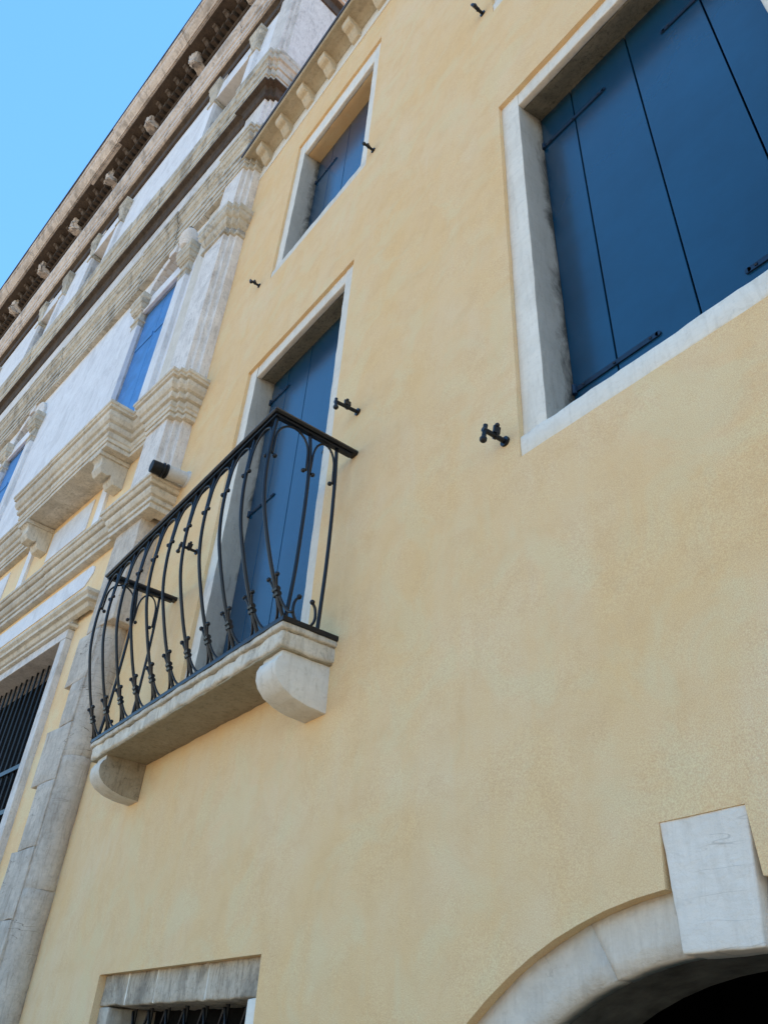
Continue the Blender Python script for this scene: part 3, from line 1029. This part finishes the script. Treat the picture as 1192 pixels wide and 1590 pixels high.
for zz in (2.55, 3.05, 3.43, 3.85):
    obj('grille_bar', MB().box(-4.06, -1.35, 0.205, 0.222, zz - 0.022, zz + 0.022), 'iron', pw)
obj('stone_band', MB().extrude_y([(-5.6, 5.60), (-1.36, 5.60), (-1.22, 5.71), (-1.22, 5.79), (-1.30, 5.835), (-5.6, 5.835)], 0.108, 0.13), 'marble', P, bevel=0.003)

# --- first string course, mezzanine band, second string course
S1 = rounded([(0.0, 5.90), (0.016, 5.90), (0.016, 5.95), (0.004, 5.953), (0.004, 5.965), (0.03, 5.97), (0.03, 6.01), (0.018, 6.014), (0.018, 6.024), (0.05, 6.035), (0.07, 6.07), (0.075, 6.10), (0.058, 6.104), (0.058, 6.114), (0.095, 6.12), (0.11, 6.14), (0.11, 6.165), (0.13, 6.172), (0.13, 6.21), (0.0, 6.225)])
course('string_course', [(LEFT, 0.06), (-0.78, 0.06), (-0.78, 0.02), (0.0, 0.02), (0.0, 0.6)], S1, [-9, -6.1, -4.3, -2.4], 'cornice_clean')
obj('wall', wall_cdt([(LEFT, 5.9), (-0.5, 5.9), (-0.5, 7.3), (LEFT, 7.3)], [], 0.12, 0.3, 0.3, 0.004), 'ochre', P)
shaft('pedestal', cluster(-0.06), 6.2, 7.2, 'pilaster')
obj('pedestal_side', MB().box(-0.74, -0.60, 0.09, 0.2, 6.2, 7.2), 'pilaster', P, bevel=0.005)
obj('stone_panel', MB().box(-3.05, -1.94, 0.108, 0.13, 6.60, 7.04), 'marble', P, bevel=0.003)
obj('stone_panel', MB().box(-6.6, -4.45, 0.108, 0.13, 6.60, 7.04), 'marble', P, bevel=0.003)
for xs in (-1.62, -3.72):
    obj('bracket_strip', MB().box(xs - 0.085, xs + 0.085, 0.085, 0.13, 6.2, 7.1), 'marble', P, bevel=0.003)
S2 = rounded([(0.0, 7.14), (0.018, 7.14), (0.018, 7.19), (0.006, 7.193), (0.006, 7.203), (0.03, 7.207), (0.03, 7.25), (0.045, 7.26), (0.05, 7.315), (0.036, 7.32), (0.036, 7.332), (0.075, 7.345), (0.085, 7.38), (0.085, 7.405), (0.07, 7.41), (0.07, 7.42), (0.105, 7.44), (0.13, 7.49), (0.135, 7.54), (0.118, 7.545), (0.118, 7.557), (0.155, 7.57), (0.155, 7.60), (0.172, 7.61), (0.172, 7.65), (0.0, 7.665)])
bal = [(-3.45, 0.06), (-3.45, -0.22), (-1.08, -0.22), (-1.08, 0.06)]
course('string_course', [(LEFT, 0.06)] + bal + [(-0.55, 0.06)] + cluster(-0.02, 0, 0.6)[1:], S2, [-8, -5.2, -2.5], 'cornice_clean')
obj('window_balcony_slab', rbox(-3.46, -1.07, -0.235, 0.3, 7.142, 7.6, 0.2, 0.004, 0.006, 5), 'slab', P)
vb = [(0.12, 7.14), (-0.235, 7.14), (-0.24, 7.09), (-0.20, 7.06), (-0.19, 7.0), (-0.20, 6.95), (-0.16, 6.88), (-0.08, 6.87), (-0.045, 6.90), (-0.03, 6.84), (0.0, 6.80), (0.12, 6.79)]
for xs in (-1.28, -3.24):
    br = obj('console', MB().extrude_x(vb, xs - 0.10, xs + 0.10), 'cornice_clean', P, bevel=0.008)
    obj('console_cap', MB().box(xs - 0.125, xs + 0.125, -0.25, 0.12, 7.085, 7.138), 'cornice_clean', br, bevel=0.006)

# --- main storey: white wall, corner pilaster, blue windows
def pal_open(c):
    return [(c - 0.56, 7.6), (c + 0.56, 7.6), (c + 0.56, 11.25)] + [(c + 0.56 * math.cos(math.pi * k / 16), 11.25 + 0.52 * math.sin(math.pi * k / 16)) for k in range(1, 16)] + [(c - 0.56, 11.25)]
CW = (-2.0, -7.2, -12.4)
obj('wall', wall_cdt([(LEFT, 7.3), (-0.5, 7.3), (-0.5, 12.1), (LEFT, 12.1)], [pal_open(c) for c in CW], 0.12, 0.5, 0.25, 0.005), 'marble', P)
obj('cream_strip', MB().box(-1.08, -0.57, 0.10, 0.14, 7.66, 11.9), 'corbel', P, bevel=0.004)
shaft('pilaster', cluster(0), 7.6, 12.0, 'pilaster')
CAPP = rounded([(0.0, 10.36), (0.025, 10.37), (0.025, 10.42), (0.0, 10.43), (0.0, 10.52), (0.03, 10.55), (0.05, 10.60), (0.05, 10.64), (0.075, 10.66), (0.095, 10.70), (0.095, 10.76), (0.11, 10.78), (0.11, 10.86), (0.0, 10.88)])
obj('capital', MB().sweep([(-0.60, 0.2)] + [(-0.60, 0.0)] + cluster(0, 0, 0.7)[2:], CAPP), 'cornice', P, bevel=0.004)
for c in CW:
    w = obj('palace_window', MB().box(c + 0.56, c + 0.78, 0.055, 0.5, 7.6, 10.66), 'marble', P, bevel=0.006)
    w['label'] = 'arched window with bright blue shutters' if c == -2.0 else 'arched window further along the palace'
    obj('jamb', MB().box(c - 0.78, c - 0.56, 0.055, 0.5, 7.6, 10.66), 'marble', w, bevel=0.006)
    for sx in (-0.67, 0.67):
        a = c + sx
        cap = rounded([(0.0, 10.62), (0.0, 10.72), (0.02, 10.73), (0.02, 10.765), (0.0, 10.775), (0.0, 10.93), (0.025, 10.94), (0.025, 10.97), (0.045, 10.98), (0.06, 11.03), (0.06, 11.055), (0.08, 11.07), (0.08, 11.15), (0.095, 11.17), (0.095, 11.26), (0.0, 11.27)], -0.05)
        obj('capital', MB().sweep([(a - 0.11, 0.45), (a - 0.11, 0.05), (a + 0.11, 0.05), (a + 0.11, 0.45)], cap), 'cornice', w, bevel=0.004)
    obj('transom', MB().box(c - 0.56, c + 0.56, 0.09, 0.34, 10.93, 11.245), 'marble', w, bevel=0.006)
    obj('transom_moulding', MB().box(c - 0.56, c + 0.56, 0.065, 0.12, 10.90, 10.955), 'marble', w, bevel=0.008)
    # archivolt as stones
    n = 9
    for k in range(n):
        a0, a1 = math.pi * (k + 0.01) / n, math.pi * (k + 0.99) / n
        L = []
        for q in range(5):
            a = a0 + (a1 - a0) * q / 4
            L.append((c + 0.76 * math.cos(a), 11.26 + 0.68 * math.sin(a)))
        for q in range(5):
            a = a1 + (a0 - a1) * q / 4
            L.append((c + 0.55 * math.cos(a), 11.26 + 0.51 * math.sin(a)))
        obj('arch_stone', MB().extrude_y(L, 0.03 if k == 4 else 0.065, 0.4), 'pilaster', w, bevel=0.008)
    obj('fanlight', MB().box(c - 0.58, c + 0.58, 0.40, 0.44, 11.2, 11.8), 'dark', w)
    for k in range(1, 8):
        a = math.pi * k / 8
        obj('fanlight_bar', MB().tube([(c + 0.06 * math.cos(a), 0.25, 11.25), (c + 0.56 * math.cos(a), 0.25, 11.25 + 0.52 * math.sin(a))], 0.011, 6), 'pilaster', w)
    for k, (xa, xb) in enumerate(((-0.56, -0.005), (0.005, 0.56))):
        obj('shutter_leaf', MB().box(c + xa, c + xb, 0.15, 0.19, 7.6, 10.95), 'shutter_pal', w, bevel=0.004)
        obj('shutter_rail', MB().box(c + xa + 0.03, c + xb - 0.03, 0.138, 0.151, 10.05, 10.15), 'shutter_pal', w, bevel=0.004)
    if c == -2.0:
        fin = MB()
        pr = []
        for k in range(41):
            t = k / 40
            pr.append((0.05 + 0.075 * math.sin(math.pi * min(1, 0.15 + 0.78 * t)) + 0.013 * math.sin(t * 62), 0.40 * t))
        fin.lathe(pr, (c + 0.66, 0.0, 11.27), 18)
        obj('finial', fin, 'marble', w, smooth=True)
        obj('finial_knob', MB().ball((c + 0.66, -0.02, 11.70), 0.045, 10, 7), 'rubber', w)
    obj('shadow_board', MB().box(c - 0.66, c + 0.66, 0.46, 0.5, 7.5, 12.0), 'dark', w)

# --- great entablature
E3 = rounded([(0.0, 11.92), (0.012, 11.92), (0.012, 12.0), (0.0, 12.005), (0.0, 12.018), (0.022, 12.022), (0.022, 12.13), (0.010, 12.135), (0.010, 12.15), (0.036, 12.155), (0.036, 12.28), (0.022, 12.285), (0.022, 12.30), (0.05, 12.31), (0.05, 12.43), (0.07, 12.45), (0.07, 12.48), (0.052, 12.49), (0.052, 12.505), (0.085, 12.53), (0.10, 12.57), (0.105, 12.62), (0.088, 12.63), (0.12, 12.65), (0.12, 12.72), (0.108, 12.725), (0.134, 12.735), (0.134, 12.80), (0.0, 12.83)])
pathE = [(LEFT, 0.04), (-0.62, 0.04), (-0.62, 0.0)] + cluster(0.02, 0, 8)[2:]
course('architrave_stone', pathE, E3, [-19, -15.5, -12.8, -10.1, -7.7, -6.2, -4.9, -3.1, -2.0, -1.15], 'cornice', gap=0.014, jitter=0.014)
course('frieze_stone', [(LEFT, 0.05), (-0.62, 0.05), (-0.62, 0.02)] + cluster(0.0, 0.02, 8)[2:], [(-0.1, 12.78), (0, 12.78), (0, 14.17), (-0.1, 14.17)], [-17, -11.6, -7, -3.8, -1.8], 'pilaster', gap=0.012, jitter=0.006)
obj('dark_band', MB().sweep([(LEFT, 0.04), (-0.62, 0.04), (-0.62, 0.0)] + cluster(0.02, 0.0, 8)[2:], rounded([(0.0, 13.92), (0.02, 13.94), (0.035, 14.04), (0.06, 14.10), (0.138, 14.125), (0.138, 14.158)], -0.1)), 'soot_shade', P, bevel=0.004)  # strip that paints the soffit shade under the corona, with staining
obj('dark_band', MB().sweep([(LEFT, 0.02), (-0.62, 0.02), (-0.62, 0.0)] + cluster(0.02, 0.0, 8)[2:], rounded([(0.0, 18.25), (0.015, 18.26), (0.02, 18.52), (0.10, 18.56), (0.10, 18.598)], -0.05)), 'soot_shade', P, bevel=0.004)  # painted shade and stain below the upper band
CO = rounded([(0.0, 14.16), (0.14, 14.165), (0.14, 14.22), (0.126, 14.225), (0.126, 14.24), (0.15, 14.25), (0.15, 14.42), (0.136, 14.425), (0.136, 14.44), (0.165, 14.455), (0.165, 14.54), (0.185, 14.60), (0.17, 14.61), (0.17, 14.63), (0.205, 14.66), (0.205, 14.80), (0.215, 14.82), (0.215, 14.93), (0.0, 14.98)], -0.1)
course('corona_stone', pathE, CO, [-21, -17.7, -13.2, -11.1, -9.0, -6.9, -5.6, -4.4, -3.3, -2.2], 'cornice', gap=0.012, jitter=0.014)
# --- attic
AW = (-1.95, -7.2, -10.2, -15.0)
obj('wall', wall_cdt([(LEFT, 14.9), (-0.5, 14.9), (-0.5, 18.7), (LEFT, 18.7)], [[(c - 0.6, 15.2), (c + 0.6, 15.2), (c + 0.6, 17.45), (c - 0.6, 17.45)] for c in AW], 0.06, 0.5, 0.35, 0.006), 'marble', P)
shaft('attic_pilaster', cluster(0.0, 0.0, 0.95) + [(-0.10, 0.95), (-0.10, 8.0)], 14.95, 18.65, 'pilaster')
for c in AW:
    w = obj('attic_window', MB().box(c + 0.6, c + 0.82, -0.01, 0.5, 15.0, 17.3), 'marble', P, bevel=0.006)
    obj('jamb', MB().box(c - 0.82, c - 0.6, -0.01, 0.5, 15.0, 17.3), 'marble', w, bevel=0.006)
    obj('lintel', MB().box(c - 0.6, c + 0.6, 0.0, 0.5, 17.40, 17.95), 'marble', w, bevel=0.006)
    for sx in (-0.71, 0.71):
        a = c + sx
        cap = rounded([(0.0, 17.25), (0.025, 17.26), (0.025, 17.32), (0.0, 17.33), (0.0, 17.5), (0.03, 17.6), (0.04, 17.75), (0.07, 17.85), (0.075, 17.95), (0.09, 17.97), (0.09, 18.06), (0.0, 18.08)], -0.05)
        obj('capital', MB().sweep([(a - 0.11, 0.4), (a - 0.11, -0.01), (a + 0.11, -0.01), (a + 0.11, 0.4)], cap), 'cornice', w, bevel=0.004)
    n = 9
    for k in range(n):
        a0, a1 = math.pi * (k + 0.01) / n, math.pi * (k + 0.99) / n
        L = []
        for q in range(4):
            a = a0 + (a1 - a0) * q / 3
            L.append((c + 0.78 * math.cos(a), 18.0 + 0.52 * math.sin(a)))
        for q in range(4):
            a = a1 + (a0 - a1) * q / 3
            L.append((c + 0.62 * math.cos(a), 18.0 + 0.38 * math.sin(a)))
        obj('arch_stone', MB().extrude_y(L, 0.01, 0.3), 'pilaster', w, bevel=0.006)
    obj('tympanum', MB().extrude_y([(c + 0.63 * math.cos(math.pi * k / 14), 18.0 + 0.39 * math.sin(math.pi * k / 14)) for k in range(15)], 0.05, 0.1), 'soot_shade', w)
    obj('shutter_leaf', MB().box(c - 0.6, c + 0.6, 0.3, 0.34, 15.1, 17.5), 'reveal', w)

# --- crowning cornice
A5 = rounded([(0.0, 18.6), (0.10, 18.605), (0.145, 18.62), (0.15, 18.70), (0.135, 18.71), (0.135, 18.73), (0.17, 18.75), (0.17, 18.96), (0.152, 18.97), (0.152, 18.99), (0.20, 19.02), (0.215, 19.12), (0.20, 19.13), (0.20, 19.15), (0.27, 19.25), (0.285, 19.40), (0.0, 19.45)], -0.1)
pathT = [(LEFT, 0.02), (-0.62, 0.02), (-0.62, 0.0)] + cluster(0.02, 0, 8)[2:]
course('upper_band_stone', pathT, A5, [-20, -16.2, -12.7, -9.3, -6.4, -3.8, -1.9], 'pink', gap=0.012, jitter=0.012)
obj('dark_frieze', MB().sweep(pathT, rounded([(0.05, 19.42), (0.06, 20.2), (0.10, 20.3), (0.10, 20.62)], -0.1)), 'soot_shade', P)  # darkness of the recess painted in, along with stains
obj('top_soffit', MB().sweep(pathT, rounded([(0.08, 20.58), (0.68, 20.60), (0.68, 20.7), (0.08, 20.72)], 0.06)), 'soot_shade', P)
dent = MB()
xd = -23.5
while xd < -0.3:
    dent.box(xd, xd + 0.10, -0.36, -0.05, 20.30, 20.56)
    xd += 0.19
do = obj('dentils', dent, 'soot_shade', P)
do['kind'] = 'stuff'
obj('dentil_band', MB().sweep(pathT, rounded([(0.10, 20.20), (0.22, 20.22), (0.24, 20.29), (0.10, 20.31)], 0.06)), 'soot_shade', P, bevel=0.006)
xd = -22.2
i = 0
while xd < 0:
    bm = bmesh.new()
    mb = MB().box(xd - 0.11, xd + 0.11, -0.47, -0.06, 20.12, 20.55)
    vs = [bm.verts.new(p) for p in mb.v]
    for f in mb.f:
        bm.faces.new([vs[j] for j in f])
    bmesh.ops.bevel(bm, geom=bm.edges[:], offset=0.05, segments=2, profile=0.5, affect='EDGES')
    bmesh.ops.subdivide_edges(bm, edges=bm.edges[:], cuts=5, use_grid_fill=True)
    roughen(bm, 0.075, 7, i)
    roughen(bm, 0.03, 24, i)
    bmesh.ops.recalc_face_normals(bm, faces=bm.faces)
    for f in bm.faces:
        f.smooth = True
    obj('carved_head', bm, 'pink', P)
    i += 1
    xd += 2.05
mdl = None
xd = -23.0
while xd < -0.2:
    if abs(((xd + 22.2 + 1.025) % 2.05) - 1.025) > 0.22:
        if mdl is None:
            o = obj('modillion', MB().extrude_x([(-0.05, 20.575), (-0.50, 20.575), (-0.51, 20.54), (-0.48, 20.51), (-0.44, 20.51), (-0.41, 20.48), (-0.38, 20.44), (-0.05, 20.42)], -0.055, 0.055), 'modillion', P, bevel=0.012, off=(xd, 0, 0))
            mdl = o.data
        else:
            o = obj('modillion', mdl, None, P, bevel=0.012, off=(xd + random.uniform(-.02, .02), 0, random.uniform(-.01, .01)))
    xd += 0.41
FA = rounded([(0.66, 20.60), (0.69, 20.585), (0.70, 20.62), (0.708, 20.622), (0.712, 20.60), (0.73, 20.605), (0.75, 20.64), (0.765, 20.645), (0.77, 20.66), (0.80, 20.69), (0.845, 20.74), (0.875, 20.80), (0.88, 20.845), (0.90, 20.85), (0.92, 20.875), (0.925, 20.95), (0.3, 21.0)], 0.3)
course('gutter_stone', pathT, FA, [-20.5, -18.2, -16.1, -13.9, -12.2, -10.4, -8.6, -7.0, -5.3, -3.7, -2.2], 'pink', gap=0.012, jitter=0.014)
obj('gutter_edge', MB().sweep(pathT, [(0.90, 20.96), (0.95, 20.965), (0.955, 21.01), (0.90, 21.02)]), 'gutter', P)
# body behind the facade, flank seen above the yellow roof
body = MB().box(LEFT, -0.14, 0.62, 9.0, 0.0, 20.9)
obj('flank_wall', body, 'ochre', P)
obj('roof', MB().extrude_x([(-0.5, 21.0), (4.5, 22.4), (9.2, 21.0), (9.2, 20.9), (-0.5, 20.9)], LEFT, 0.3), 'tile', P)
obj('flank_pipe', MB().tube([(0.0, 1.55, 12.3), (0.0, 1.55, 18.5)], 0.05, 12), 'pinkpipe', P, smooth=True)
